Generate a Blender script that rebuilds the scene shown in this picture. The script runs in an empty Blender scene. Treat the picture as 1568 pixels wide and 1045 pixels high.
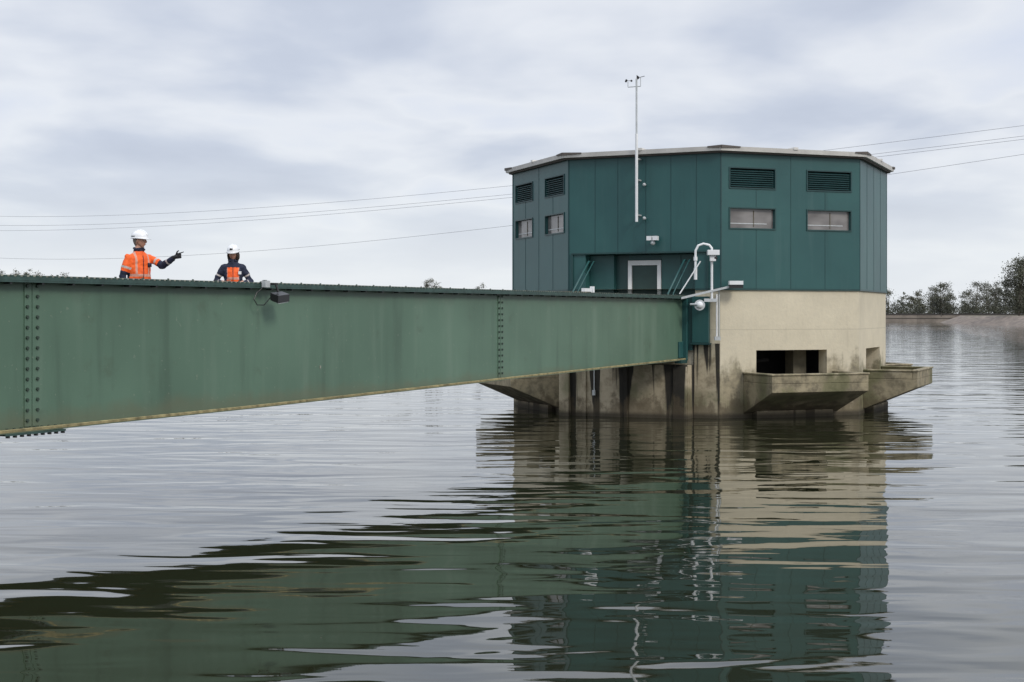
import bpy, bmesh, math, random
import numpy as np
from mathutils import Vector, Matrix, noise as mnoise
random.seed(7); rng=np.random.default_rng(7)
scene=bpy.context.scene
scene.view_settings.view_transform='Standard'; scene.view_settings.look='None'; scene.view_settings.exposure=0
CAMH=2.94
# ------------------------------------------------------------------ materials
def NT(name):
    m=bpy.data.materials.new(name); m.use_nodes=True
    nt=m.node_tree; nt.nodes.clear()
    out=nt.nodes.new('ShaderNodeOutputMaterial'); b=nt.nodes.new('ShaderNodeBsdfPrincipled')
    nt.links.new(b.outputs[0],out.inputs[0]); return m,nt,b
def lk(nt,a,b): nt.links.new(a,b)
def N(nt,t,**k):
    n=nt.nodes.new(t)
    for a,v in k.items(): setattr(n,a,v)
    return n
def ramp(nt,src,stops):
    r=N(nt,'ShaderNodeValToRGB'); e=r.color_ramp.elements
    e[0].position=stops[0][0]; e[0].color=(*stops[0][1],1)
    e[1].position=stops[-1][0]; e[1].color=(*stops[-1][1],1)
    for p,c in stops[1:-1]:
        x=e.new(p); x.color=(*c,1)
    lk(nt,src,r.inputs[0]); return r.outputs[0]
def noise(nt,scale,detail=4,mapscale=(1,1,1),rough=.55,vec=None,dist=0,rot=0):
    if vec is None:
        g=N(nt,'ShaderNodeNewGeometry'); vec=g.outputs['Position']
    mp=N(nt,'ShaderNodeMapping'); mp.inputs['Scale'].default_value=mapscale; mp.inputs['Rotation'].default_value[2]=rot
    lk(nt,vec,mp.inputs[0]); n=N(nt,'ShaderNodeTexNoise'); n.inputs['Scale'].default_value=scale
    n.inputs['Detail'].default_value=detail; n.inputs['Roughness'].default_value=rough; n.inputs['Distortion'].default_value=dist
    lk(nt,mp.outputs[0],n.inputs['Vector']); return n.outputs[0]
def mix(nt,f,a,b,mode='MIX'):
    m=N(nt,'ShaderNodeMix',data_type='RGBA',blend_type=mode)
    def s(i,v):
        if isinstance(v,(tuple,list)): m.inputs[i].default_value=(*v,1)
        elif isinstance(v,(int,float)): m.inputs[i].default_value=v
        else: lk(nt,v,m.inputs[i])
    s(0,f); s(6,a); s(7,b); return m.outputs[2]
def mth(nt,op,a,b=0.0,clamp=False):
    m=N(nt,'ShaderNodeMath',operation=op); m.use_clamp=clamp
    for i,v in enumerate((a,b)):
        if isinstance(v,(int,float)): m.inputs[i].default_value=v
        else: lk(nt,v,m.inputs[i])
    return m.outputs[0]
def mrange(nt,v,a,b,c=0,d=1,smooth=True):
    m=N(nt,'ShaderNodeMapRange'); m.interpolation_type='SMOOTHSTEP' if smooth else 'LINEAR'
    lk(nt,v,m.inputs[0])
    for i,x in enumerate((a,b,c,d)): m.inputs[i+1].default_value=x
    return m.outputs[0]
def posz(nt):
    g=N(nt,'ShaderNodeNewGeometry'); s=N(nt,'ShaderNodeSeparateXYZ'); lk(nt,g.outputs['Position'],s.inputs[0]); return s.outputs[2]
def bump(nt,b,h,strength=.3,dist=.01):
    bp=N(nt,'ShaderNodeBump'); bp.inputs['Strength'].default_value=strength; bp.inputs['Distance'].default_value=dist
    lk(nt,h,bp.inputs['Height']); lk(nt,bp.outputs[0],b.inputs['Normal'])
def M(name,col,rough=.6,var=.15,scale=3,metal=0,mapscale=(1,1,1),bmp=0):
    m,nt,b=NT(name)
    n=noise(nt,scale,5,mapscale)
    c1=tuple(x*(1-var) for x in col); c2=tuple(min(1,x*(1+var)) for x in col)
    lk(nt,ramp(nt,n,[(.3,c1),(.7,c2)]),b.inputs['Base Color'])
    b.inputs['Roughness'].default_value=rough; b.inputs['Metallic'].default_value=metal
    if bmp: bump(nt,b,n,bmp,.01)
    return m
def mat_girder():
    m,nt,b=NT('girder_green_paint')
    big=noise(nt,.35,3); st=noise(nt,2.2,6,(1,1,.10)); fine=noise(nt,14,4); blot=noise(nt,1.6,7,rough=.65)
    c=ramp(nt,big,[(.3,(.072,.130,.088)),(.7,(.105,.182,.126))])
    c=mix(nt,mrange(nt,st,.5,.75,0,.38),c,(.17,.24,.18))
    c=mix(nt,mrange(nt,st,.45,.25,0,.40),c,(.040,.072,.048))
    c=mix(nt,mrange(nt,blot,.58,.76,0,.42),c,(.058,.078,.048))
    c=mix(nt,mrange(nt,fine,.66,.72,0,.35),c,(.25,.28,.22))
    z=posz(nt)
    low=mth(nt,'ADD',z,mth(nt,'MULTIPLY',blot,.5))
    c=mix(nt,mrange(nt,low,2.0,1.72,0,.5),c,(.12,.115,.065))
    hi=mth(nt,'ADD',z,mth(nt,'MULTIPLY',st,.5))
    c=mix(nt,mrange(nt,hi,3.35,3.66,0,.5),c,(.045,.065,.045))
    lk(nt,c,b.inputs['Base Color']); b.inputs['Roughness'].default_value=.45
    bump(nt,b,big,.5,.04)
    return m
def mat_teal(name='teal_cladding',k=1.0):
    m,nt,b=NT(name)
    big=noise(nt,.6,3); st=noise(nt,3,5,(1,1,.08)); 
    c=ramp(nt,big,[(.3,(.018*k,.078*k,.078*k)),(.7,(.026*k,.100*k,.096*k))])
    c=mix(nt,mrange(nt,st,.55,.8,0,.4),c,(.06,.13,.125))
    c=mix(nt,mrange(nt,st,.42,.25,0,.4),c,(.012,.055,.055))
    lk(nt,c,b.inputs['Base Color']); b.inputs['Roughness'].default_value=.42
    bump(nt,b,noise(nt,1.5,2),.3,.02)
    return m
def mat_concrete(name,stain=0.0,base=(.66,.59,.44),up=0.0):
    m,nt,b=NT(name)
    n=noise(nt,.9,5); f=noise(nt,9,6,rough=.7); st=noise(nt,2.6,5,(1,1,.10),rough=.6); z=posz(nt); n2=noise(nt,3.2,6,rough=.65)
    st2=noise(nt,2.1,4,(1,1,.05),rough=.55); big=noise(nt,.8,4)
    d=tuple(x*.82 for x in base)
    c=ramp(nt,n,[(.3,d),(.7,base)])
    c=mix(nt,mrange(nt,f,.35,.75,0,.25),c,(.45,.42,.34))
    zz=mth(nt,'FRACT',mth(nt,'MULTIPLY',z,1/1.25)); c=mix(nt,mrange(nt,zz,.975,.99,0,.35),c,(.3,.27,.2))
    c=mix(nt,mrange(nt,st,.58,.8,0,.5+stain*.2),c,(.25,.21,.14))
    h=mth(nt,'ADD',z,mth(nt,'MULTIPLY',mth(nt,'SUBTRACT',n2,.5),1.1)); h=mth(nt,'ADD',h,mth(nt,'MULTIPLY',mth(nt,'SUBTRACT',st,.5),1.8))
    lo_=mix(nt,mrange(nt,n2,.3,.65),(.085,.072,.042),(.32,.27,.17)) if stain==0 else mix(nt,mrange(nt,n2,.28,.6),(.19,.155,.095),(.46,.39,.27))
    c=mix(nt,mrange(nt,h,1.75+stain*.9+up,1.05+stain*.3+up,0,.82),c,lo_)
    c=mix(nt,mth(nt,'MULTIPLY',mrange(nt,big,.5,.62,0,.65),mrange(nt,h,1.6+up,1.1+up)),c,(.085,.092,.034))
    if stain>0:
        drip=mth(nt,'ADD',st2,mth(nt,'MULTIPLY',mth(nt,'SUBTRACT',z,.8),.05))
        c=mix(nt,mrange(nt,drip,.525,.56,0,.95),c,(.012,.011,.009))
        c=mix(nt,mrange(nt,n2,.62,.7,0,.5),c,(.06,.06,.02))
    c=mix(nt,mrange(nt,h,.6,.25,0,.6),c,(.10,.075,.042))
    c=mix(nt,mrange(nt,z,.20,.05,0,.8),c,(.025,.02,.012))
    lk(nt,c,b.inputs['Base Color']); b.inputs['Roughness'].default_value=.85
    bump(nt,b,f,.5,.02); return m
def mat_glass():
    m,nt,b=NT('window_glass'); n=noise(nt,1.2,2,(1,1,2))
    lk(nt,ramp(nt,n,[(.35,(.12,.11,.105)),(.65,(.24,.225,.215))]),b.inputs['Base Color']); b.inputs['Roughness'].default_value=.12
    b.inputs['Specular IOR Level'].default_value=.6; return m
G=mat_girder(); TEAL=mat_teal(); TEALD=mat_teal('teal_cladding_dark',.6)
CONC=mat_concrete('concrete_wall'); CONS=mat_concrete('concrete_stained',1.0,(.50,.44,.32)); GLASS=mat_glass()
SEAM=M('cladding_seam',(.010,.045,.048),.6); LOUV=M('louvre_teal',(.012,.050,.052),.5); DARK=M('void_shade',(.006,.006,.006),.9)  # DARK: near-black colour standing in for shade inside openings
CINT=M('concrete_interior_shade',(.13,.115,.08),.9,.3,3)  # interior concrete, colour darkened to put shade into the base openings
FLANGE=M('flange_paint',(.032,.065,.055),.5,.3,6); LIP=M('flange_edge',(.22,.23,.19),.7,.4,8); RUST=M('mossy_edge',(.26,.22,.11),.9,.5,7)
ROOFM=M('roof_metal',(.62,.60,.56),.5,.15,2); ROOFC=M('roof_cap',(.10,.085,.075),.7); WHITE=M('white_paint',(.75,.76,.76),.4,.06); GREY=M('galvanised',(.50,.52,.52),.45,.12,8,.2)
BLK=M('black_plastic',(.015,.015,.016),.4); BALC=mat_concrete('concrete_balcony',.0,(.44,.38,.26),.1); DECK=M('deck_steel',(.10,.11,.10),.7,.3,10); DKG=M('bolt_paint',(.032,.052,.038),.5); DGREEN=M('door_green',(.02,.05,.045),.5)
# ------------------------------------------------------------------ mesh builder
class MB:
    def __init__(s): s.v=[];s.f=[];s.m=[];s.mats=[]
    def mi(s,m):
        if m not in s.mats: s.mats.append(m)
        return s.mats.index(m)
    def add(s,vs,fs,m):
        o=len(s.v); s.v+= [tuple(x) for x in vs]; k=s.mi(m)
        for f in fs: s.f.append(tuple(i+o for i in f)); s.m.append(k)
    def box(s,F,a0,a1,b0,b1,c0,c1,m):
        vs=[F(a,b,c) for c in (c0,c1) for b in (b0,b1) for a in (a0,a1)]
        s.add(vs,[(0,2,3,1),(4,5,7,6),(0,1,5,4),(2,6,7,3),(0,4,6,2),(1,3,7,5)],m)
    def hexa(s,vs,m):
        s.add(vs,[(3,2,1,0),(4,5,6,7),(0,1,5,4),(1,2,6,5),(2,3,7,6),(3,0,4,7)],m)
    def tube(s,pts,rs,m,seg=10,caps=True):
        pts=[Vector(p) for p in pts]
        if isinstance(rs,(int,float)): rs=[rs]*len(pts)
        up=None; vs=[]
        for i,p in enumerate(pts):
            if i==0: t=pts[1]-p
            elif i==len(pts)-1: t=p-pts[i-1]
            else: t=(pts[i+1]-p).normalized()+(p-pts[i-1]).normalized()
            t.normalize()
            if up is None:
                up=Vector((0,0,1)) if abs(t.z)<.9 else Vector((1,0,0))
            x=t.cross(up).normalized(); y=x.cross(t).normalized(); up=y
            for k in range(seg):
                a=2*math.pi*k/seg; vs.append(p+(x*math.cos(a)+y*math.sin(a))*rs[i])
        fs=[]
        for i in range(len(pts)-1):
            for k in range(seg):
                k2=(k+1)%seg; fs.append((i*seg+k,i*seg+k2,(i+1)*seg+k2,(i+1)*seg+k))
        if caps:
            fs.append(tuple(range(seg))[::-1]); fs.append(tuple((len(pts)-1)*seg+k for k in range(seg)))
        s.add(vs,fs,m)
    def sphere(s,c,r,m,seg=12,rings=8,sc=(1,1,1)):
        c=Vector(c); vs=[c+Vector((0,0,r*sc[2]))]
        for i in range(1,rings):
            t=math.pi*i/rings
            for k in range(seg):
                a=2*math.pi*k/seg; vs.append(c+Vector((r*sc[0]*math.sin(t)*math.cos(a),r*sc[1]*math.sin(t)*math.sin(a),r*sc[2]*math.cos(t))))
        vs.append(c-Vector((0,0,r*sc[2]))); fs=[]
        for k in range(seg): fs.append((0,1+k,1+(k+1)%seg))
        for i in range(rings-2):
            for k in range(seg):
                k2=(k+1)%seg; fs.append((1+i*seg+k,1+(i+1)*seg+k,1+(i+1)*seg+k2,1+i*seg+k2))
        L=len(vs)-1
        for k in range(seg): fs.append((L,1+(rings-2)*seg+(k+1)%seg,1+(rings-2)*seg+k))
        s.add(vs,fs,m)
    def obj(s,name,parent=None,smooth=False,bevel=0,fix=True):
        me=bpy.data.meshes.new(name); me.from_pydata(s.v,[],s.f); 
        for m in s.mats: me.materials.append(m)
        me.polygons.foreach_set('material_index',s.m)
        if fix:
            bm=bmesh.new(); bm.from_mesh(me); bmesh.ops.recalc_face_normals(bm,faces=bm.faces); bm.to_mesh(me); bm.free()
        if smooth: me.polygons.foreach_set('use_smooth',[True]*len(me.polygons))
        o=bpy.data.objects.new(name,me); scene.collection.objects.link(o)
        if parent: o.parent=parent
        if bevel:
            b=o.modifiers.new('b','BEVEL'); b.width=bevel; b.segments=2; b.limit_method='ANGLE'
        return o
def empty(name,loc=(0,0,0),rz=0):
    e=bpy.data.objects.new(name,None); e.location=loc; e.rotation_euler[2]=rz; scene.collection.objects.link(e); return e
def mkF(o,ex,ey):
    o=Vector(o);ex=Vector(ex);ey=Vector(ey)
    return lambda a,b,c: o+ex*a+ey*b+Vector((0,0,c))
# ------------------------------------------------------------------ WATER
m,nt,b=NT('lake_water')
b.inputs['Base Color'].default_value=(.017,.019,.009,1); b.inputs['Roughness'].default_value=.02; b.inputs['IOR'].default_value=1.58
g=N(nt,'ShaderNodeNewGeometry'); P=g.outputs['Position']; spx=N(nt,'ShaderNodeSeparateXYZ'); lk(nt,P,spx.inputs[0])
n1=noise(nt,.26,2,(.45,1,1),vec=P,dist=.4); n2=noise(nt,.85,1,(.34,1,1),vec=P,dist=.8,rough=.35,rot=.14); n2b=noise(nt,2.0,1,(.34,1,1),vec=P,dist=.6,rough=.4,rot=-.12); n3=noise(nt,6.0,2,(.45,1,1),vec=P,rough=.5)
patch=mrange(nt,noise(nt,.07,2,(.5,1,1),vec=P),.4,.62,.15,1.0)
far=mrange(nt,spx.outputs[1],14,40,.25,1.3)
h=mth(nt,'ADD',mth(nt,'MULTIPLY',n1,.044),mth(nt,'MULTIPLY',n2,.037))
h=mth(nt,'ADD',h,mth(nt,'MULTIPLY',n2b,.0095))
h=mth(nt,'ADD',h,mth(nt,'MULTIPLY',mth(nt,'MULTIPLY',mth(nt,'MULTIPLY',n3,.0024),patch),far))
bump(nt,b,h,1.0,1.0)
WAT=m
mb=MB(); mb.add([(-3000,-300,0),(3000,-300,0),(3000,4000,0),(-3000,4000,0)],[(0,1,2,3)],WAT); mb.obj('water')
# ------------------------------------------------------------------ BRIDGE
d=Vector((.4757,.8796,0)); w=Vector((.8796,-.4757,0)); P0=Vector((-6.73,18.7,0))
BF=mkF(P0,d,w)
S0,S1=-26.0,24.2
TOP=3.44
def zb(s):
    pts=[(-26,1.36),(0,1.40),(5.2,1.44),(13.6,1.555),(24.2,1.68)]
    for (a,za),(c,zc) in zip(pts,pts[1:]):
        if s<=c: return za+(zc-za)*(s-a)/(c-a)
    return 1.68
bridge=empty('footbridge')
def girder(name,w0,sgn):
    mb=MB(); ss=np.linspace(S0,S1,60)
    for a,c in zip(ss,ss[1:]):
        za,zc=zb(a),zb(c)
        vs=[BF(a,w0-.012,za),BF(c,w0-.012,zc),BF(c,w0,zc),BF(a,w0,za)]; vt=[BF(a,w0-.012,TOP-.06),BF(c,w0-.012,TOP-.06),BF(c,w0,TOP-.06),BF(a,w0,TOP-.06)]
        mb.hexa(vs+vt,G)
        vs=[BF(a,w0-.15,za-.045),BF(c,w0-.15,zc-.045),BF(c,w0+.11,zc-.045),BF(a,w0+.11,za-.045)]
        vt=[BF(a,w0-.15,za-.004),BF(c,w0-.15,zc-.004),BF(c,w0+.11,zc-.004),BF(a,w0+.11,za-.004)]
        mb.hexa(vs+vt,G)
        vs=[BF(a,w0+.085,za-.004),BF(c,w0+.085,zc-.004),BF(c,w0+.113,zc-.03),BF(a,w0+.113,za-.03)]
        vt=[BF(a,w0+.085,za+.01),BF(c,w0+.085,zc+.01),BF(c,w0+.116,zc),BF(a,w0+.116,za)]
        mb.hexa(vs+vt,RUST)
    mb.obj(name+'_web',bridge)
    mb=MB()
    mb.box(BF,S0,S1,w0-.16,w0+.14,TOP-.06,TOP-.012,FLANGE)
    mb.box(BF,S0,S1,w0-.15,w0+.115,TOP-.009,TOP+.012,LIP)
    mb.box(BF,S0,S1,w0+.12,w0+.146,TOP-.085,TOP-.062,FLANGE)
    s=S0+.2
    while s<S1:
        mb.box(BF,s,s+.035,w0+.02,w0+.13,TOP-.11,TOP-.063,BLK)
        mb.tube([BF(s+.3,w0+.10,TOP+.012),BF(s+.3,w0+.10,TOP+.028)],.016,DKG,6)
        s+=.55
    s=S0+.1
    while s<S1:
        mb.box(BF,s,s+.05,w0+.117,w0+.135,TOP-.010,TOP+.008,FLANGE); s+=.11
    mb.obj(name+'_top_flange',bridge,fix=False)
girder('near_girder',0,1); girder('far_girder',-1.9,-1)
mb=MB()
for sc,wd in ((.53,.26),(13.6,.20),(-12.5,.26)):
    z0=zb(sc)+.02; z1=TOP-.07
    mb.box(BF,sc-wd/2,sc-.006,.001,.014,z0,z1,G); mb.box(BF,sc+.006,sc+wd/2,.001,.014,z0,z1,G)
    nz=14
    for i in range(nz):
        z=z0+.08+(z1-z0-.14)*i/(nz-1)
        for ds in (-wd*.34,wd*.34):
            mb.tube([BF(sc+ds,.014,z),BF(sc+ds,.038,z)],[.026,.022],DKG,6)
    if sc<10:
        zz=zb(sc); mb.box(BF,sc-.55,sc+.50,-.14,.125,zz-.075,zz-.048,FLANGE)
        for i in range(9):
            s=sc-.48+i*.12
            for ww in (.07,.10):
                mb.tube([BF(s,ww,zz-.075),BF(s,ww,zz-.105)],.018,BLK,6); 
            mb.tube([BF(s,.07,zz-.003),BF(s,.07,zz+.022)],.018,DKG,6)
mb.box(BF,7.06,7.09,.001,.012,1.98,2.03,LIP)
mb.obj('splice_plates_and_bolts',bridge)
mb=MB()
mb.box(BF,S0,S1+.6,-1.74,-.17,2.34,2.40,DECK)
s=S0+1
while s<S1:
    mb.box(BF,s,s+.1,-1.88,-.013,2.05,2.33,FLANGE); s+=2.4
mb.obj('deck',bridge)
mb=MB()
mb.box(BF,S1-.32,S1-.02,.002,.05,1.70,2.15,TEAL)
mb.box(BF,S1+.002,S1+.10,-.15,.14,1.62,TOP-.09,TEAL)
mb.box(BF,S1-.45,S1+.0,-.05,.16,1.55,1.64,TEALD)
mb.obj('end_bearing',bridge,bevel=.01)
mb=MB(); sL=5.45
mb.box(BF,sL-.16,sL-.10,.15,.19,TOP-.05,TOP+.05,BLK)
mb.box(BF,sL-.03,sL+.03,.15,.32,TOP-.03,TOP+.0,BLK)
mb.box(BF,sL-.20,sL-.08,.16,.24,TOP-.07,TOP+.04,GREY)
mb.tube([BF(sL,.30,TOP-.03),BF(sL+.02,.33,TOP-.15)],.02,BLK,8)
q=[BF(sL-.10+a*.30,.26+bb*.16,TOP-.28+bb*-.05+cc*.12+a*.03) for cc in (0,1) for a,bb in ((0,0),(1,0),(1,1),(0,1))]
mb.hexa(q,BLK)
q=[BF(sL-.08+a*.26,.27+bb*.14,TOP-.292+bb*-.05+cc*.010+a*.03) for cc in (0,1) for a,bb in ((0,0),(1,0),(1,1),(0,1))]
mb.hexa(q,GREY)
mb.tube([BF(sL-.15,.17,TOP-.06),BF(sL-.30,.14,TOP-.16),BF(sL-.36,.13,TOP-.27),BF(sL-.30,.15,TOP-.36),BF(sL-.16,.18,TOP-.36),BF(sL-.06,.25,TOP-.22)],.009,BLK,6)
mb.obj('flood_light',bridge)
# ------------------------------------------------------------------ TOWER
C=Vector((6.02,45.8,0)); R=6.0; A=R*math.cos(math.pi/8); HS=R*math.sin(math.pi/8)
def FF(deg,ap=A):
    a=math.radians(deg); Nn=Vector((math.sin(a),-math.cos(a),0)); T=Vector((math.cos(a),math.sin(a),0))
    return mkF(C+Nn*ap,T,Nn)
tower=empty('intake_tower')
ANG=[-24.3+45*k for k in range(8)]
def wall(mb,F,u0,u1,z0,z1,holes,mat,depth=.12,v=0,rmat=None):
    us=sorted({u0,u1,*[h[0] for h in holes],*[h[1] for h in holes]}); zs=sorted({z0,z1,*[h[2] for h in holes],*[h[3] for h in holes]})
    us=[x for x in us if u0<=x<=u1]; zs=[x for x in zs if z0<=x<=z1]
    for a,c in zip(us,us[1:]):
        for e,f in zip(zs,zs[1:]):
            cu,cz=(a+c)/2,(e+f)/2
            if any(h[0]<cu<h[1] and h[2]<cz<h[3] for h in holes): continue
            mb.add([F(a,v,e),F(c,v,e),F(c,v,f),F(a,v,f)],[(0,1,2,3)],mat)
    for h in holes:
        p=[(h[0],h[2]),(h[1],h[2]),(h[1],h[3]),(h[0],h[3])]
        for i in range(4):
            if i==0 and h[2]<=z0: continue
            a,c=p[i],p[(i+1)%4]
            mb.add([F(a[0],v,a[1]),F(c[0],v,c[1]),F(c[0],v-depth,c[1]),F(a[0],v-depth,a[1])],[(0,1,2,3)],rmat or mat)
ZC,ZT=3.65,7.45
clad=MB(); shaft=MB(); det=MB(); win=MB(); balc=MB()
DU0,DU1=-1.75,1.56
for a in ANG:
    F=FF(a); Fc=FF(a,A-.03); hc=(R-.03/math.cos(math.pi/8))*math.sin(math.pi/8)
    door=abs(a+24.3)<1
    blank=abs(a-65.7)<1
    holes=[]
    if door: holes=[(DU0,DU1,ZC-.05,4.66)]
    elif not blank:
        for s0,s1 in ((-1.99,-.55),(.53,1.98)): holes+= [(s0,s1,6.49,7.03),(s0,s1,5.35,5.90)]
    wall(clad,F,-HS,HS,ZC,ZT,[(h[0],h[1],max(h[2],ZC),h[3]) for h in holes],TEAL,.10 if not door else .9,rmat=TEAL)
    if not door: det.box(F,-HS-.01,HS+.01,-.03,.02,ZC-.05,ZC-.002,TEALD)
    else:
        det.box(F,-HS-.01,DU0,-.03,.02,ZC-.05,ZC-.002,TEALD); det.box(F,DU1,HS+.01,-.03,.02,ZC-.05,ZC-.002,TEALD)
        det.box(F,-HS+.12,HS-.33,.002,.055,4.665,4.71,TEALD)
        det.box(F,-HS+.12,-HS+.17,.002,.045,ZC,4.66,TEALD); det.box(F,HS-.38,HS-.33,.002,.045,ZC,4.66,TEALD)
    det.box(F,-HS+.0,-HS+.035,.002,.014,ZC,ZT,SEAM)
    ul=[-1.15,-.02,1.12] if not door else [-1.45,-.75,.1,.85,1.6]
    for u in ul:
        if door: det.box(F,u-.006,u+.006,.002,.006,4.72,ZT,SEAM)
        elif blank or u==-.02: det.box(F,u-.006,u+.006,.002,.006,ZC,ZT,SEAM)
        else:
            det.box(F,u-.006,u+.006,.002,.006,ZC,5.31,SEAM)
            det.box(F,u-.006,u+.006,.002,.006,5.94,6.45,SEAM)
    for h in holes:
        if door: continue
        s0,s1,z0,z1=h
        if z0>6:
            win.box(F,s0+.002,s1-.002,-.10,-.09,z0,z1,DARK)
            k=8
            for i in range(k):
                z=z0+.03+(z1-z0-.05)*i/k
                vs=[F(s0+.03,-.08,z+.045),F(s1-.03,-.08,z+.045),F(s1-.03,-.005,z),F(s0+.03,-.005,z)]
                vt=[p+Vector((0,0,.012)) for p in vs]; win.hexa(vs+vt,LOUV)
            fr=LOUV
        else:
            win.box(F,s0+.002,s1-.002,-.095,-.085,z0,z1,GLASS)
            win.box(F,s0+.05,s0+.85*(s1-s0),-.083,-.075,z0+.12,z0+.145,GREY)
            win.box(F,s0+.55*(s1-s0),s0+.55*(s1-s0)+.02,-.083,-.07,z0+.05,z1-.05,CINT)
            fr=TEALD
        for (x0,x1,y0,y1) in ((s0-.035,s1+.035,z1,z1+.035),(s0-.035,s1+.035,z0-.035,z0),(s0-.035,s0,z0,z1),(s1,s1+.035,z0,z1)):
            win.box(F,x0,x1,.002,.022,y0,y1,fr)
    sh=[]
    if not door: sh=[(-1.13,1.2,1.12,1.90)]
    else: sh=[(DU0,DU1,2.30,ZC-.06)]
    wall(shaft,Fc,-hc,hc,-3,ZC-.01,[(h[0],h[1],h[2],ZC-.01) if door else h for h in sh],CONC,.42 if not door else 1.5)
    if not door:
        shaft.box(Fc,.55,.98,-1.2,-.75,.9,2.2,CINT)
        shaft.box(Fc,-2.1,2.1,-1.9,-1.8,.5,2.3,DARK); shaft.box(Fc,-2.0,2.0,-1.79,-.43,2.15,2.2,CINT)  # black backing added to keep the chamber dark and stop light showing through
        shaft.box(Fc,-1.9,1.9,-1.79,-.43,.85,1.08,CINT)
        shaft.tube([Fc(-1.1,-.9,1.1),Fc(-.75,-.9,1.55),Fc(-.2,-.9,1.6)],.05,DARK,8)
        W,Pj=1.55,1.55
        zt,zm,zl=1.24,.78,.12
        B=Fc
        balc.hexa([B(-W,.0,zl),B(W,.0,zl),B(W,Pj,zm),B(-W,Pj,zm),B(-W,0,1.02),B(W,0,1.02),B(W,Pj,1.02),B(-W,Pj,1.02)],BALC)
        balc.box(Fc,-W,W,Pj-.14,Pj,1.022,zt,BALC); balc.box(Fc,-W,-W+.14,.002,Pj-.142,1.022,zt,BALC); balc.box(Fc,W-.14,W,.002,Pj-.142,1.022,zt,BALC)
        balc.box(Fc,-W-.03,W+.03,Pj-.17,Pj+.03,zt+.002,zt+.05,BALC)
        balc.box(Fc,-W-.03,-W+.17,.0,Pj-.172,zt+.002,zt+.05,BALC); balc.box(Fc,W-.17,W+.03,.0,Pj-.172,zt+.002,zt+.05,BALC)
        balc.hexa([B(-1.25,.0,-3),B(1.25,.0,-3),B(1.25,.25,-3),B(-1.25,.25,-3),B(-1.25,0,.2),B(1.25,0,.2),B(1.25,.25,.2),B(-1.25,.25,.2)],CONS)
clad.obj('cladding_walls',tower); shaft.obj('concrete_shaft',tower); det.obj('cladding_trim',tower); win.obj('windows_and_louvres',tower); balc.obj('balconies',tower,bevel=.015)
F=FF(-24.3); mb=MB()
mb.box(F,DU0-.3,DU1+.3,-.96,-.905,2.3,4.8,TEALD)
mb.box(F,DU0+.01,-1.0,-.9,-.35,2.41,4.64,TEAL)
dx=-.10
mb.box(F,dx-.50,dx-.39,-.55,-.45,2.42,4.34,WHITE); mb.box(F,dx+.39,dx+.50,-.55,-.45,2.42,4.34,WHITE); mb.box(F,dx-.50,dx+.50,-.55,-.45,4.342,4.48,WHITE)
mb.box(F,dx-.385,dx+.385,-.56,-.51,2.42,4.34,DGREEN)
mb.box(F,-.998,dx-.505,-.9,-.562,2.41,4.64,TEALD); mb.box(F,dx-.503,dx+.503,-.9,-.561,4.49,4.64,TEAL)
mb.box(F,dx+.505,DU1-.01,-.9,-.50,2.41,4.64,TEAL)
mb.box(F,.98,1.0,-.498,-.49,2.45,4.62,SEAM)
mb.box(F,dx+.28,dx+.31,-.509,-.45,3.35,3.5,GREY)
mb.obj('doorway',tower)
mb=MB()
for u,sg in ((DU0+.12,-1),(DU1-.30,1)):
    mb.tube([F(u,-.1,4.45),F(u,.05,4.45),F(u-.25,.75,3.5),F(u-.25,.75,2.4)],.028,TEAL,8)
    mb.tube([F(u+.15,-.1,4.45),F(u+.15,.05,4.45),F(u-.10,.75,3.5),F(u-.10,.75,2.4)],.016,TEAL,8)
mb.obj('entry_struts',tower,smooth=True)
mb=MB()
mb.box(F,-2.05,1.52,-.02,.55,-3,1.50,CONS)
mb.box(F,-2.28,-1.98,-.02,.75,-3,1.62,CONS)
mb.box(F,1.523,2.27,-.028,.03,-3,2.1,CONS)
mb.box(F,-1.62,-1.50,.552,.62,-3,1.46,CONS); mb.box(F,-.35,-.25,.552,.60,-3,1.46,CONS); mb.box(F,1.1,1.5,.552,.60,-3,1.46,CONS)
mb.tube([F(-1.25,.60,1.45),F(-1.25,.60,.75)],.018,GREY,8)
mb.box(F,-1.29,-1.21,.56,.66,.60,.75,GREY)
mb.obj('bridge_pier',tower,bevel=.02)
mb=MB()
mb.box(F,1.52,2.0,.0,.16,2.12,3.42,TEAL); mb.box(F,1.48,2.04,-.01,.20,2.06,2.118,TEALD); mb.box(F,1.30,1.515,-.1,.12,1.9,3.40,TEALD)
mb.obj('bearing_housing',tower,bevel=.01)
mb=MB()
def octa(r,z): return [C+Vector((r*math.sin(math.radians(x-22.5)),-r*math.cos(math.radians(x-22.5)),z)) for x in ANG]
def slab(r0,r1,z0,z1,m):
    lo=octa(r0,z0); hi=octa(r1,z1)
    mb.add(lo+hi,[tuple(range(8))[::-1],tuple(range(8,16))]+[(i,(i+1)%8,8+(i+1)%8,8+i) for i in range(8)],m)
slab(6.12,6.12,ZT-.01,ZT+.035,ROOFC)
slab(6.22,6.25,ZT+.037,ZT+.16,ROOFM)
lo=octa(6.2,ZT+.162); top=C+Vector((0,0,ZT+.28)); mb.add(lo+[top],[(i,(i+1)%8,8) for i in range(8)],ROOFM)
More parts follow.
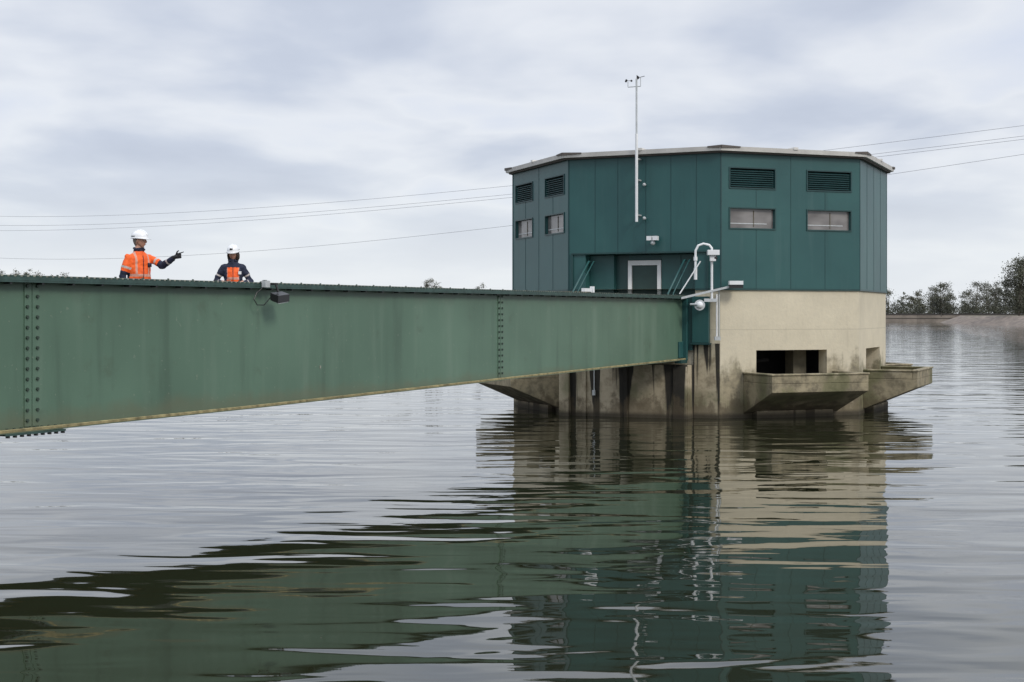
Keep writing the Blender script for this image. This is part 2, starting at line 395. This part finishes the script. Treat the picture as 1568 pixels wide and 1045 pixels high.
for i,a in enumerate(ANG):
    Fr=FF(a,6.25*math.cos(math.pi/8)); hr=6.25*math.sin(math.pi/8)
    mb.hexa([Fr(-hr,-.25,ZT+.11),Fr(-hr+.6,-.25,ZT+.13),Fr(-hr+.6,.02,ZT+.13),Fr(-hr,.02,ZT+.11),Fr(-hr,-.25,ZT+.19),Fr(-hr+.6,-.25,ZT+.165),Fr(-hr+.6,.02,ZT+.165),Fr(-hr,.02,ZT+.19)],ROOFC)
    mb.hexa([Fr(hr-.4,-.25,ZT+.13),Fr(hr,-.25,ZT+.11),Fr(hr,.02,ZT+.11),Fr(hr-.4,.02,ZT+.13),Fr(hr-.4,-.25,ZT+.165),Fr(hr,-.25,ZT+.188),Fr(hr,.02,ZT+.188),Fr(hr-.4,.02,ZT+.165)],ROOFC)
    mb.box(Fr,-.07,.07,-.3,.022,ZT+.14,ZT+.21,ROOFM)
mb.obj('roof',tower)
mast=MB(); u=-.06
mast.tube([F(u,.34,5.55),F(u,.34,8.05)],.042,WHITE,10); mast.tube([F(u,.34,8.04),F(u,.34,9.62)],.028,GREY,8)
for z in (5.75,6.75,7.35): mast.box(F,u-.03,u+.03,.003,.36,z-.02,z+.02,GREY)
mast.tube([F(u-.26,.34,9.40),F(u+.12,.34,9.40)],.014,GREY,6)
mast.tube([F(u-.26,.34,9.40),F(u-.26,.34,9.55)],.012,GREY,6)
for k in range(3):
    aa=k*2.09; c=F(u-.26,.34,9.58); e=c+Vector((math.cos(aa)*.1,math.sin(aa)*.1,0)); mast.tube([c,e],.007,BLK,5); mast.sphere(e,.032,BLK,8,6)
mast.tube([F(u+.12,.34,9.40),F(u+.12,.34,9.66)],.012,GREY,6); mast.tube([F(u+.02,.34,9.64),F(u+.24,.34,9.68)],.009,BLK,5)
mast.add([F(u+.0,.34,9.58),F(u+.08,.34,9.62),F(u+.08,.34,9.67),F(u+.0,.34,9.73)],[(0,1,2,3)],BLK)
mast.obj('weather_mast',tower)
mb=MB()
for uu,z in ((.10,6.62),(.10,5.66)):
    mb.tube([F(uu,.002,z),F(uu,.12,z)],.02,GREY,6); mb.sphere(F(uu,.14,z),.05,GREY,10,8)
mb.tube([F(.38,.002,5.05),F(.38,.22,5.05)],.03,GREY,8); mb.box(F,.22,.36,.15,.30,5.02,5.14,WHITE); mb.box(F,.40,.54,.15,.30,5.02,5.14,WHITE); mb.sphere(F(.38,.2,4.95),.07,GREY,10,8)
mb.obj('wall_lamps',tower)
FP=mkF(Vector((0,39.55,0)),(1,0,0),(0,-1,0)); pxm=39.55/2178
def X(px): return (px-784)*pxm
def Z(py): return CAMH+(480-py)*pxm
mb=MB()
mb.tube([FP(X(1090),0,3.3),FP(X(1090),0,Z(405)),FP(X(1090),0,Z(380)),FP(X(1086),0,Z(375)),FP(X(1077),0,Z(373)),FP(X(1069),0,Z(376)),FP(X(1065),0,Z(384)),FP(X(1065),0,Z(427))],.034,WHITE,10)
mb.tube([FP(X(1065),0,Z(399)),FP(X(1065),0,Z(393))],.055,WHITE,10); mb.tube([FP(X(1065),0,Z(428)),FP(X(1065),0,Z(410))],.048,WHITE,10)
mb.obj('goose_neck_pipe',tower)
mb=MB()
mb.box(FP,X(1082),X(1100),.05,.25,Z(391),Z(383),WHITE); mb.box(FP,X(1086),X(1095),.04,.18,Z(400),Z(391.2),WHITE); mb.sphere(FP(X(1094),.12,Z(395)),.07,BLK,12,8)
mb.obj('security_camera',tower,bevel=.01)
mb=MB()
def q8(x0,z0,x1,z1,y0,y1,t): 
    return [FP(x0,y0,z0),FP(x1,y0,z1),FP(x1,y1,z1),FP(x0,y1,z0),FP(x0,y0,z0+t),FP(x1,y0,z1+t),FP(x1,y1,z1+t),FP(x0,y1,z0+t)]
mb.hexa(q8(X(1043),Z(458),X(1128),Z(438),-.1,.05,.06),GREY)
mb.box(FP,X(1116),X(1137),-.1,.12,Z(441),Z(436),BLK); mb.box(FP,X(1116),X(1137),-.12,.14,Z(435.8),Z(430),WHITE)
mb.tube([FP(X(1056),.15,Z(466)),FP(X(1066),.25,Z(466))],.03,GREY,8)
mb.tube([FP(X(1070),.0,Z(466)),FP(X(1070),.15,Z(467)),FP(X(1070),.2,Z(467))],[.09,.14,.15],GREY,16); mb.sphere(FP(X(1070),.2,Z(467)),.10,WHITE,12,8)
mb.box(FP,X(1078),X(1098),-.05,.05,Z(462),Z(457),GREY)
mb.tube([FP(X(1098),-.05,Z(450)),FP(X(1098),-.05,Z(515))],.022,WHITE,8); mb.tube([FP(X(1102),-.12,Z(444)),FP(X(1102),-.12,Z(520))],.018,GREY,8)
mb.tube([FP(X(1072),.1,Z(400)),FP(X(1040),.1,Z(450))],.018,WHITE,8)
mb.box(FP,X(1094),X(1103),-.06,.06,Z(521),Z(515.2),GREY)
mb.obj('cable_arm_with_lamps',tower)
mb=MB(); Fb=BF
s=17.6
mb.box(Fb,s,s+.4,.03,.12,TOP+.03,TOP+.11,WHITE); mb.box(Fb,s+.45,s+.55,.04,.12,TOP+.013,TOP+.16,WHITE); mb.obj('junction_box',bridge)
# ------------------------------------------------------------------ PEOPLE
def mat_hivis():
    m,nt,b=NT('hi_vis_orange'); tc=N(nt,'ShaderNodeTexCoord'); s=N(nt,'ShaderNodeSeparateXYZ'); lk(nt,tc.outputs['Object'],s.inputs[0])
    z=s.outputs[2]; x=mth(nt,'ABSOLUTE',s.outputs[0])
    def band(v,a,c): return mth(nt,'MULTIPLY',mth(nt,'GREATER_THAN',v,a),mth(nt,'LESS_THAN',v,c))
    f=mth(nt,'MAXIMUM',band(z,1.10,1.14),mth(nt,'MULTIPLY',band(x,.09,.12),mth(nt,'GREATER_THAN',z,1.14)))
    f=mth(nt,'MAXIMUM',f,band(z,.90,.94))
    n=noise(nt,9,3,vec=tc.outputs['Object'])
    c=ramp(nt,n,[(.3,(.75,.095,.012)),(.7,(.98,.15,.02))])
    f=mth(nt,'MULTIPLY',f,.7)
    lk(nt,mix(nt,f,c,(.50,.40,.34)),b.inputs['Base Color']); b.inputs['Roughness'].default_value=.7; return m
ORNG=mat_hivis(); ORNS=M('sleeve_orange',(.87,.125,.015),.7,.12,9); NAVY=M('navy_cloth',(.012,.017,.04),.8,.25,12); BOOT=M('boot_leather',(.03,.022,.016),.6)
SKIN=M('skin',(.50,.27,.19),.5,.08,20); HAIR=M('dark_hair',(.03,.018,.012),.6,.3,40); HAIRG=M('grey_hair',(.16,.14,.12),.6,.3,40); GLOVE=M('black_glove',(.012,.012,.013),.6); HAT=M('hard_hat_white',(.80,.81,.82),.3,.03); REFL=M('reflective_tape',(.50,.45,.42),.35); EYEW=M('eye_white',(.7,.68,.65),.3); LIPM=M('lips',(.35,.12,.10),.5); 
def capsule(mb,p0,p1,r0,r1,m,seg=14):
    p0=Vector(p0);p1=Vector(p1); t=(p1-p0).normalized(); pts=[];rs=[]
    for a in (-80,-50,-20): pts.append(p0+t*r0*math.sin(math.radians(a))); rs.append(r0*math.cos(math.radians(a)))
    for a in (20,50,80): pts.append(p1+t*r1*math.sin(math.radians(a))); rs.append(r1*math.cos(math.radians(a)))
    mb.tube(pts,rs,m,seg)
def loft(mb,rings,m,seg=24):
    vs=[];fs=[]
    for (cx,cy,cz,rx,ry) in rings:
        for k in range(seg):
            a=2*math.pi*k/seg; vs.append((cx+rx*math.cos(a),cy+ry*math.sin(a),cz))
    for i in range(len(rings)-1):
        for k in range(seg):
            k2=(k+1)%seg; fs.append((i*seg+k,i*seg+k2,(i+1)*seg+k2,(i+1)*seg+k))
    fs.append(tuple(range(seg))[::-1]); fs.append(tuple((len(rings)-1)*seg+k for k in range(seg)))
    mb.add(vs,fs,m)
def remesh(mb,vox,name):
    o=mb.obj(name+'_tmp'); r=o.modifiers.new('r','REMESH'); r.mode='VOXEL'; r.voxel_size=vox
    s=o.modifiers.new('s','SMOOTH'); s.factor=.5; s.iterations=4
    dg=bpy.context.evaluated_depsgraph_get(); me=bpy.data.meshes.new_from_object(o.evaluated_get(dg)); bpy.data.objects.remove(o); me.name=name
    me.materials.clear(); return me
def hand(mb,wr,D,S,curl,m,sc=1.0):
    wr=Vector(wr); D=Vector(D).normalized(); S=Vector(S); S=(S-D*S.dot(D)).normalized(); Nn=D.cross(S)
    k=sc
    for o in (-.03,-.01,.012,.03): capsule(mb,wr+D*.01*k+S*o*.6*k,wr+D*.085*k+S*o*k,.015*k,.0135*k,m,8)
    L=[(.032,.072,curl[0]),(.011,.080,curl[1]),(-.011,.073,curl[2]),(-.032,.058,curl[3])]
    for off,ln,c in L:
        p=wr+D*.088*k+S*off*k; a=0; r=.0098*k
        for j,fr in enumerate((.45,.30,.25)):
            a+=c; dd=D*math.cos(a)+Nn*math.sin(a); q=p+dd*ln*fr*k; capsule(mb,p,q,r,r*.9,m,8); p=q; r*=.9
    p=wr+D*.03*k+S*.028*k; dd=(D*.7+S*.7+Nn*.25).normalized(); q=p+dd*.045*k; capsule(mb,p,q,.013*k,.011*k,m,8); dd=(D*.95+S*.3+Nn*.3).normalized(); capsule(mb,q,q+dd*.032*k,.0105*k,.009*k,m,8)
def head(parent,pos,rot,sc,hairm,longhair):
    e=MB(); seg,rings=40,32; vs=[]; fs=[]
    def shape(x,y,z):
        X_=x*.076; Y_=y*.094; Z_=z*.118
        if z<0: 
            f=1-.32*(-z)**1.5; X_*=f; 
            if y<0: Y_*=1-.25*(-z)
        if y>0:
            Y_+= .020*math.exp(-((x/.13)**2+((z+.14)/.16)**2))
            Y_+= .006*math.exp(-((x/.10)**2+((z-.05)/.16)**2))
            Y_-= .010*(math.exp(-(((x-.36)/.17)**2+((z-.08)/.12)**2))+math.exp(-(((x+.36)/.17)**2+((z-.08)/.12)**2)))
            Y_+= .004*math.exp(-((z-.25)/.08)**2)*math.exp(-(x/.5)**2)
            Y_+= .006*math.exp(-((x/.22)**2+((z+.52)/.08)**2)); Y_+= .010*math.exp(-((x/.22)**2+((z+.85)/.15)**2))
        return (X_,Y_,Z_)
    for i in range(rings+1):
        t=math.pi*i/rings
        for k in range(seg):
            a=2*math.pi*k/seg; vs.append(shape(math.sin(t)*math.cos(a),math.sin(t)*math.sin(a),math.cos(t)))
    for i in range(rings):
        for k in range(seg):
            k2=(k+1)%seg; fs.append((i*seg+k,(i+1)*seg+k,(i+1)*seg+k2,i*seg+k2))
    e.add(vs,fs,SKIN)
    for s in (-1,1):
        e.sphere((s*.028,.078,.010),.0115,EYEW,10,8); e.sphere((s*.028,.087,.010),.0050,BLK,8,6)
        e.tube([(s*.015,.092,.030),(s*.030,.089,.034),(s*.043,.080,.030)],.0035,hairm,6)
        e.sphere((s*.077,-.005,-.005),.030,SKIN,10,8,(.35,.6,1))
        e.sphere((s*.010,.098,-.026),.008,SKIN,8,6)
    e.tube([(-.022,.086,-.060),(-.010,.0935,-.057),(0,.0945,-.058),(.010,.0935,-.057),(.022,.086,-.060)],[.002,.0045,.004,.0045,.002],LIPM,6)
    e.tube([(0,-.02,-.20),(0,-.01,-.07)],[.056,.052],SKIN,14)
    hv=[];hf=[];sg,rg=28,16
    for i in range(rg+1):
        t=math.pi*i/rg*.78
        for k in range(sg):
            a=2*math.pi*k/sg; x,y,z=math.sin(t)*math.cos(a),math.sin(t)*math.sin(a),math.cos(t)
            q=shape(x,y,z); f=1.07
            lim=.30 if y>.15 else (-.25 if y>-.3 else -.7)
            if z<lim: f=.93
            hv.append((q[0]*f,q[1]*f-.003,q[2]*1.03))
    for i in range(rg):
        for k in range(sg): hf.append((i*sg+k,(i+1)*sg+k,(i+1)*sg+(k+1)%sg,i*sg+(k+1)%sg))
    e.add(hv,hf,hairm)
    if longhair:
        for s in (-1,1):
            for j in range(4):
                y=-.05+j*.03; e.tube([(s*.074,y,.03),(s*.083,y-.005,-.03),(s*.078,y-.01,-.09),(s*.060,y-.02,-.14)],[.010,.017,.017,.006],hairm,8)
        e.tube([(0,-.09,.0),(0,-.115,-.08),(0,-.10,-.17),(0,-.10,-.24)],[.03,.045,.035,.01],hairm,10)
    sg,rg=36,10; v=[];f=[]
    for i in range(rg+1):
        t=math.pi/2*i/rg
        for k in range(sg):
            a=2*math.pi*k/sg; r=math.sin(t); v.append((r*math.cos(a)*.102,r*math.sin(a)*.125-.002,.052+math.cos(t)*.103))
    for k in range(sg):
        a=2*math.pi*k/sg; v.append((math.cos(a)*.104,math.sin(a)*.127-.002,.034))
    for k in range(sg):
        a=2*math.pi*k/sg; pk=max(0,math.sin(a))**1.3*.045+.012; v.append((math.cos(a)*(.104+pk*.6),math.sin(a)*(.127+pk)-.002,.030-pk*.25))
    for k in range(sg):
        a=2*math.pi*k/sg; v.append((math.cos(a)*.100,math.sin(a)*.122-.002,.026))
    for i in range(rg+3):
        for k in range(sg): f.append((i*sg+k,(i+1)*sg+k,(i+1)*sg+(k+1)%sg,i*sg+(k+1)%sg))
    e.add(v,f,HAT)
    for off in (-.022,0,.022):
        e.tube([(off,.127*math.cos(t)*.96-.002,.054+math.sin(t)*(.105 if off==0 else .102)) for t in [math.radians(x) for x in range(15,170,12)]],.0075 if off==0 else .005,HAT,6)
    for s in (-1,1): e.tube([(s*.098,-.02,.04),(s*.080,.01,-.05),(s*.03,.06,-.105),(0,.07,-.122)],.0032,BLK,5)
    e.tube([(math.cos(t)*.1035,math.sin(t)*.1265-.002,.060) for t in [math.radians(x) for x in range(200,345,12)]],.006,BLK,5)
    if longhair:
        e.box(mkF((0,0,0),(1,0,0),(0,1,0)),-.024,.024,.105,.127,.075,.10,BLK)
    o=e.obj('head_with_hard_hat',parent,smooth=True); o.location=pos; o.rotation_euler=rot; o.scale=(sc,sc,sc); return o
def person(name,loc,rz,H,arms,headrot,female,hands,gl):
    root=empty(name,loc,rz); k=H/1.78; mb=MB()
    wd=.90 if female else 1.0
    loft(mb,[(0,0,z*k,rx*k*wd,ry*k) for z,rx,ry in ((.78,.13,.10),(.86,.178,.125),(.95,.188,.135),(1.06,.182,.13),(1.2,.188,.133),(1.33,.188,.13),(1.40,.165,.115),(1.45,.125,.092),(1.49,.088,.078),(1.55,.070,.068))],NAVY)
    bones=[]
    for s in (-1,1):
        hip=Vector((s*.09,0,.86))*k; kn=Vector((s*.11,.02,.48))*k; an=Vector((s*.12,-.02,.09))*k; toe=Vector((s*.14,.15,.035))*k
        capsule(mb,hip,kn,.090*k,.062*k,NAVY); capsule(mb,kn,an,.062*k,.050*k,NAVY)
        capsule(mb,an+Vector((0,-.03,-.045)),toe,.045*k,.038*k,NAVY); capsule(mb,an+Vector((0,0,.02)),an+Vector((0,-.02,-.05)),.055*k,.045*k,NAVY)
    for (sh,el,wr) in arms:
        sh,el,wr=[Vector(q) for q in (sh,el,wr)]
        cs=Vector((0,sh.y*.5,sh.z+.005)); cs.x=sh.x*.45
        capsule(mb,cs,sh,.078*k,.066*k,NAVY); capsule(mb,sh,el,.068*k,.056*k,NAVY); capsule(mb,el,wr,.056*k,.040*k,NAVY)
        bones.append((sh,el,wr))
    me=remesh(mb,.011,name+'_body')
    for m_ in (ORNG,NAVY,BOOT,ORNS,REFL): me.materials.append(m_)
    cos=[v.co.copy() for v in me.vertices]; nos=[v.normal.copy() for v in me.vertices]; flat=[]
    for c,nn in zip(cos,nos):
        c2=c+nn*(mnoise.noise(c*9)*.016+mnoise.noise(c*22)*.008); flat+= [c2.x,c2.y,c2.z]
    me.vertices.foreach_set('co',flat); me.update()
    def segd(p,a,c):
        t=max(0,min(1,(p-a).dot(c-a)/(c-a).length_squared)); return (p-(a+(c-a)*t)).length,t
    for p in me.polygons:
        c=p.center; z=c.z/k; mi=0 if z>.84 else (1 if z>.14 else 2)
        if female and z>.84 and (abs(c.x)>.105*k or z>1.40): mi=1
        if not female and z>1.485: mi=1
        for sh,el,wr in bones:
            d1,t1=segd(c,sh,el); d2,t2=segd(c,el,wr)
            if d1<.098*k and t1>.03 and abs(c.x)>.155*k*wd or d2<.075*k:
                if d2<d1: mi=1
                else: mi=(3 if t1<.72 else 1) if not female else 1
                if not female and d1<=d2 and .45<t1<.56: mi=4
                if female and d1<=d2 and .5<t1<.60: mi=4
                if d2<d1 and .48<t2<.58: mi=4
        p.material_index=mi; p.use_smooth=True
    o=bpy.data.objects.new('body',me); scene.collection.objects.link(o); o.parent=root
    mb=MB(); 
    mb.tube([(math.cos(a)*.076*k,math.sin(a)*.076*k+.002,(1.515+ (.0 if math.sin(a)>0 else .02))*k) for a in [math.radians(x) for x in range(110,431,16)]],.018*k,NAVY,8)
    mb.tube([(0,.136*k,.9*k),(0,.137*k,1.2*k),(0,.135*k,1.33*k),(0,.115*k,1.42*k)],.005,NAVY,6)
    if not female:
        mb.box(mkF((0,0,0),(1,0,0),(0,1,0)),-.14,-.08,.112,.130,1.25,1.31,NAVY)
    mb.obj('collar_and_zip',root,smooth=True)
    if female:
        mb=MB(); mb.box(mkF((0,0,0),(1,0,0),(0,1,0)),-.135,-.085,.108,.125,1.19,1.24,WHITE); mb.obj('badge',root)
    for i,(wr,D,S,curl) in enumerate(hands):
        mb=MB(); hand(mb,wr,D,S,curl,gl,1.08); capsule(mb,Vector(wr)-Vector(D).normalized()*.03,Vector(wr)+Vector(D).normalized()*.03,.034,.026,gl,10)
        me=remesh(mb,.0045,'hand'); me.materials.append(gl)
        for p in me.polygons: p.use_smooth=True
        o=bpy.data.objects.new('hand_%d'%(i+1),me); scene.collection.objects.link(o); o.parent=root
    head(root,(0,.02*k,1.652*k),headrot,k*1.03,HAIR if female else HAIRG,female)
    return root
p1=BF(3.12,-.5,0); p2=BF(5.334,-.5,0)
person('worker_pointing',(p1.x,p1.y,2.4),math.radians(-135),1.78,
   [((-.175,0,1.385),(-.285,.205,1.27),(-.345,.42,1.39)),((.18,0,1.385),(.265,-.03,1.10),(.23,.06,.86))],
   (math.radians(-2),0,math.radians(36)),False,
   [((-.35,.445,1.40),(-.10,.20,.055),(0,.1,1),(.08,.65,.75,.8)),((.228,.075,.83),(-.05,.35,-.9),(-.2,.9,.2),(.3,.35,.4,.45))],GLOVE)
person('worker_leaning',(p2.x,p2.y,2.4),math.radians(-170),1.66,
   [((-.155,0,1.30),(-.285,-.02,1.07),(-.16,.17,1.05)),((.155,0,1.30),(.285,-.02,1.07),(.16,.17,1.05))],
   (math.radians(-10),0,math.radians(-14)),True,
   [((-.15,.19,1.055),(.5,.8,-.1),(.8,-.4,.2),(.3,.35,.35,.4)),((.15,.19,1.055),(-.5,.8,-.1),(-.8,-.4,.2),(.3,.35,.35,.4))],SKIN)
# ------------------------------------------------------------------ FAR SHORE
LAND=M('far_bank_ground',(.11,.10,.06),.95,.35,.15); ROCK=M('riprap',(.19,.155,.125),.95,.5,.8,bmp=.5); WALLM=M('dam_wall_concrete',(.21,.18,.15),.9,.3,.3); WALLT=M('dam_wall_cap',(.05,.045,.042),.9)
mb=MB(); xs=np.linspace(-1500,1500,90)
prof=[(488,-.6),(492,.7),(496,1.35),(520,1.6),(700,2.0),(3900,3)]
vs=[];fs=[]
for x in xs:
    off=6*math.sin(x*.013)+4*math.sin(x*.041)
    for (y,z) in prof: vs.append((x,y+off,z))
k=len(prof)
for i in range(len(xs)-1):
    for j in range(k-1): fs.append((i*k+j,(i+1)*k+j,(i+1)*k+j+1,i*k+j+1))
mb.add(vs,fs,LAND)
for j in range(len(mb.f)):
    if j%(k-1)<2: mb.m[j]=mb.mi(ROCK)
mb.obj('far_shore_ground')
mb=MB(); IF=mkF((0,0,0),(1,0,0),(0,1,0))
for i in range(60):
    x=60+i*6; y=484; mb.box(IF,x,x+5.95,y,y+.4,-.8,2.5,WALLM); mb.box(IF,x,x+5.95,y-.15,y+.5,2.502,2.95,WALLT)
    mb.box(IF,x,x+5.95,y-.1,y-.005,1.25,1.45,WALLT)
mb.obj('dam_parapet_wall')
mb=MB(); edge=[(124,410),(122,372),(116,330),(112,300),(118,262),(160,235),(400,220),(400,470),(140,470)]
cx,cy=200,370; ins=[(cx+(x-cx)*.90,cy+(y-cy)*.93) for x,y in edge]; n=len(edge)
vs=[(x,y,-.5) for x,y in edge]+[(x,y,2.1+rng.uniform(-.2,.3)) for x,y in ins]+[(cx,cy,2.7)]
mb.add(vs,[(i,(i+1)%n,n+(i+1)%n,n+i) for i in range(n)],ROCK); mb.add(vs,[(n+i,n+(i+1)%n,2*n) for i in range(n)],LAND); mb.obj('rocky_spit')
LEAF=[M('foliage_dark',(.040,.043,.030),.8,.2,.5),M('foliage_mid',(.070,.074,.048),.8,.2,.5),M('foliage_light',(.11,.112,.076),.8,.2,.5)]; BARK=M('bark',(.14,.12,.10),.9,.2,4)  # leaf colours lifted towards grey-green, distance haze painted in
def leaves(mb,c,cs,q,leaf,mt,flat=.7):
    pp=rng.normal(0,.5,(q,3))*np.array([cs,cs,cs*flat])+c
    u=rng.normal(0,1,(q,3)); u/=np.linalg.norm(u,axis=1)[:,None]; vv=np.cross(u,rng.normal(0,1,(q,3))); vv/=np.linalg.norm(vv,axis=1)[:,None]
    sz=(leaf*rng.uniform(.5,1.1,q))[:,None]
    vs=np.stack([pp-u*sz*.5,pp+vv*sz*.3,pp+u*sz*.5,pp-vv*sz*.3],1).reshape(-1,3).tolist()
    mb.add(vs,[(4*j,4*j+1,4*j+2,4*j+3) for j in range(q)],mt)
def tree(mb,x,y,z,h,cr,dens=1.0,leaf=.45,lo=.30):
    lean=rng.uniform(-.06,.06)*h; tops=Vector((x+lean,y,z+h*.55)); mb.tube([(x,y,z-.3),(x+lean*.4,y,z+h*.3),tops],[h*.018,h*.013,h*.008],BARK,6)
    nc=int((10+h*.9)*dens)
    for i in range(nc):
        a=rng.uniform(0,6.28); rr=cr*math.sqrt(rng.uniform(0,1))*.9; t=rng.uniform(0,1); hz=h*(lo+(.97-lo)*t); prof=math.sqrt(max(.05,1-((t-.42)/.62)**2))
        c=np.array([x+lean+rr*math.cos(a)*prof,y+rr*math.sin(a)*prof,z+hz]); cs=cr*rng.uniform(.25,.50)
        st=Vector((x+lean*.6,y,z+h*rng.uniform(.2,.5))); mb.tube([st,(st+Vector(c))/2+Vector((0,0,-.3)),Vector(c)],[h*.006,h*.004,h*.002],BARK,4,False)
        leaves(mb,c,cs,int(50*dens),leaf,LEAF[min(2,int(rng.uniform(0,1)*1.7+t*1.2))])
mb=MB()
x=56
while x<215:
    tree(mb,x+rng.uniform(-1,1),535+rng.uniform(-8,22),1.6,rng.uniform(6.0,11.5)+max(0,min(4,(x-150)*.12)),rng.uniform(2.2,4.4),1.25,.5,.10); x+=rng.uniform(1.6,3.4)
x=54
while x<215:
    h=rng.uniform(4.0,7.5); c=np.array([x,528+rng.uniform(-4,10),1.6+h*.42]); 
    for _ in range(5): leaves(mb,c+rng.normal(0,1,3)*np.array([1.4,1,h*.22]),h*.42,75,.55,LEAF[rng.integers(0,3)])
    x+=1.3
x=-215
while x<54:
    tree(mb,x,540+rng.uniform(-8,20),1.6,rng.uniform(7,10) if x<-60 else rng.uniform(6,9.0),rng.uniform(3,5),.7,.6,.15); x+=rng.uniform(4.0,7)
for px,top in ((5,412),(22,411),(38,414),(48,409),(62,413),(78,417),(95,416),(652,428),(660,424),(668,427),(733,433)):
    y=520; tree(mb,(px-784)/2178*y,y,1.6,(480-top)*y/2178+1.0,2.6,.8,.5)
mb.obj('distant_tree_line',fix=False)
mb=MB(); tree(mb,132.6,372,2.3,15.0,5.0,3.0,.5,.10); mb.obj('eucalyptus_tree',fix=False)
mb=MB(); tree(mb,129.8,430,2.3,9.5,3.6,1.9,.45,.12); mb.obj('eucalyptus_tree.001',fix=False)
# ------------------------------------------------------------------ POWER LINES
WIRE=M('wire',(.12,.12,.13),.6)
YA,YB=300.,110.; XA,XB=-.36*YA,.36*YB; tm=.732; Ym=YA+(YB-YA)*tm
for yl,ymid,yr in ((331,284,192),(345,297,208),(353,302,213),(395,345,236)):
    za=CAMH+(480-yl)*YA/2178; zm=CAMH+(480-ymid)*Ym/2178; zr=CAMH+(480-yr)*YB/2178
    A_=np.polyfit([0,tm,1],[za,zm,zr],2); mb=MB(); ts=np.linspace(-.35,1.35,50)
    mb.tube([(XA+(XB-XA)*t,YA+(YB-YA)*t,float(np.polyval(A_,t))) for t in ts],[.024-.011*min(1,max(0,t)) for t in ts],WIRE,5); mb.obj('power_line',smooth=True)
# ------------------------------------------------------------------ WORLD / LIGHT
wd=bpy.data.worlds.new('World'); scene.world=wd; wd.use_nodes=True; nt=wd.node_tree; nt.nodes.clear()
sun=Vector((.50,-.62,.60)).normalized(); el=math.asin(sun.z); az=math.atan2(sun.x,sun.y)
sky=N(nt,'ShaderNodeTexSky',sky_type='NISHITA'); sky.sun_disc=False; sky.sun_elevation=el; sky.sun_rotation=az
b1=N(nt,'ShaderNodeBackground'); b1.inputs[1].default_value=.10; lk(nt,sky.outputs[0],b1.inputs[0])
tc=N(nt,'ShaderNodeTexCoord'); sp=N(nt,'ShaderNodeSeparateXYZ'); lk(nt,tc.outputs['Generated'],sp.inputs[0])
zc=mth(nt,'MAXIMUM',sp.outputs[2],0.0); den=mth(nt,'ADD',zc,.16)
cb=N(nt,'ShaderNodeCombineXYZ'); lk(nt,mth(nt,'DIVIDE',sp.outputs[0],den),cb.inputs[0]); lk(nt,mth(nt,'DIVIDE',sp.outputs[1],den),cb.inputs[1])
nn=noise(nt,1.15,5,(1.15,1,1),vec=cb.outputs[0],rough=.48,dist=.15); nb=noise(nt,.45,3,(1,1,1),vec=cb.outputs[0])
cl=mth(nt,'ADD',mth(nt,'MULTIPLY',nn,.6),mth(nt,'MULTIPLY',nb,.4))
cc=ramp(nt,cl,[(.38,(.50,.55,.67)),(.46,(.60,.65,.76)),(.54,(.81,.84,.90)),(.64,(.66,.72,.86))])
cc=mix(nt,mrange(nt,sp.outputs[2],.13,.0,0,.88),cc,(.85,.89,.93))
gain=mrange(nt,sp.outputs[2],.28,.8,1.02,2.0)
b2=N(nt,'ShaderNodeBackground'); lk(nt,cc,b2.inputs[0]); lk(nt,gain,b2.inputs[1])
ms=N(nt,'ShaderNodeMixShader'); ms.inputs[0].default_value=.92; lk(nt,b1.outputs[0],ms.inputs[1]); lk(nt,b2.outputs[0],ms.inputs[2])
wo=N(nt,'ShaderNodeOutputWorld'); lk(nt,ms.outputs[0],wo.inputs[0])
L=bpy.data.lights.new('sun','SUN'); L.energy=1.45; L.angle=math.radians(15); L.color=(1,.94,.85); lo=bpy.data.objects.new('sun',L); lo.rotation_euler=(-sun).to_track_quat('-Z','Y').to_euler(); scene.collection.objects.link(lo)
# ------------------------------------------------------------------ CAMERA
cam=bpy.data.cameras.new('camera'); co=bpy.data.objects.new('camera',cam); scene.collection.objects.link(co)
co.location=(0,0,CAMH); co.rotation_euler=(math.radians(90),0,0); cam.sensor_width=36; cam.lens=50; cam.shift_y=-42/1568; cam.clip_end=6000; cam.clip_start=.1
scene.camera=co
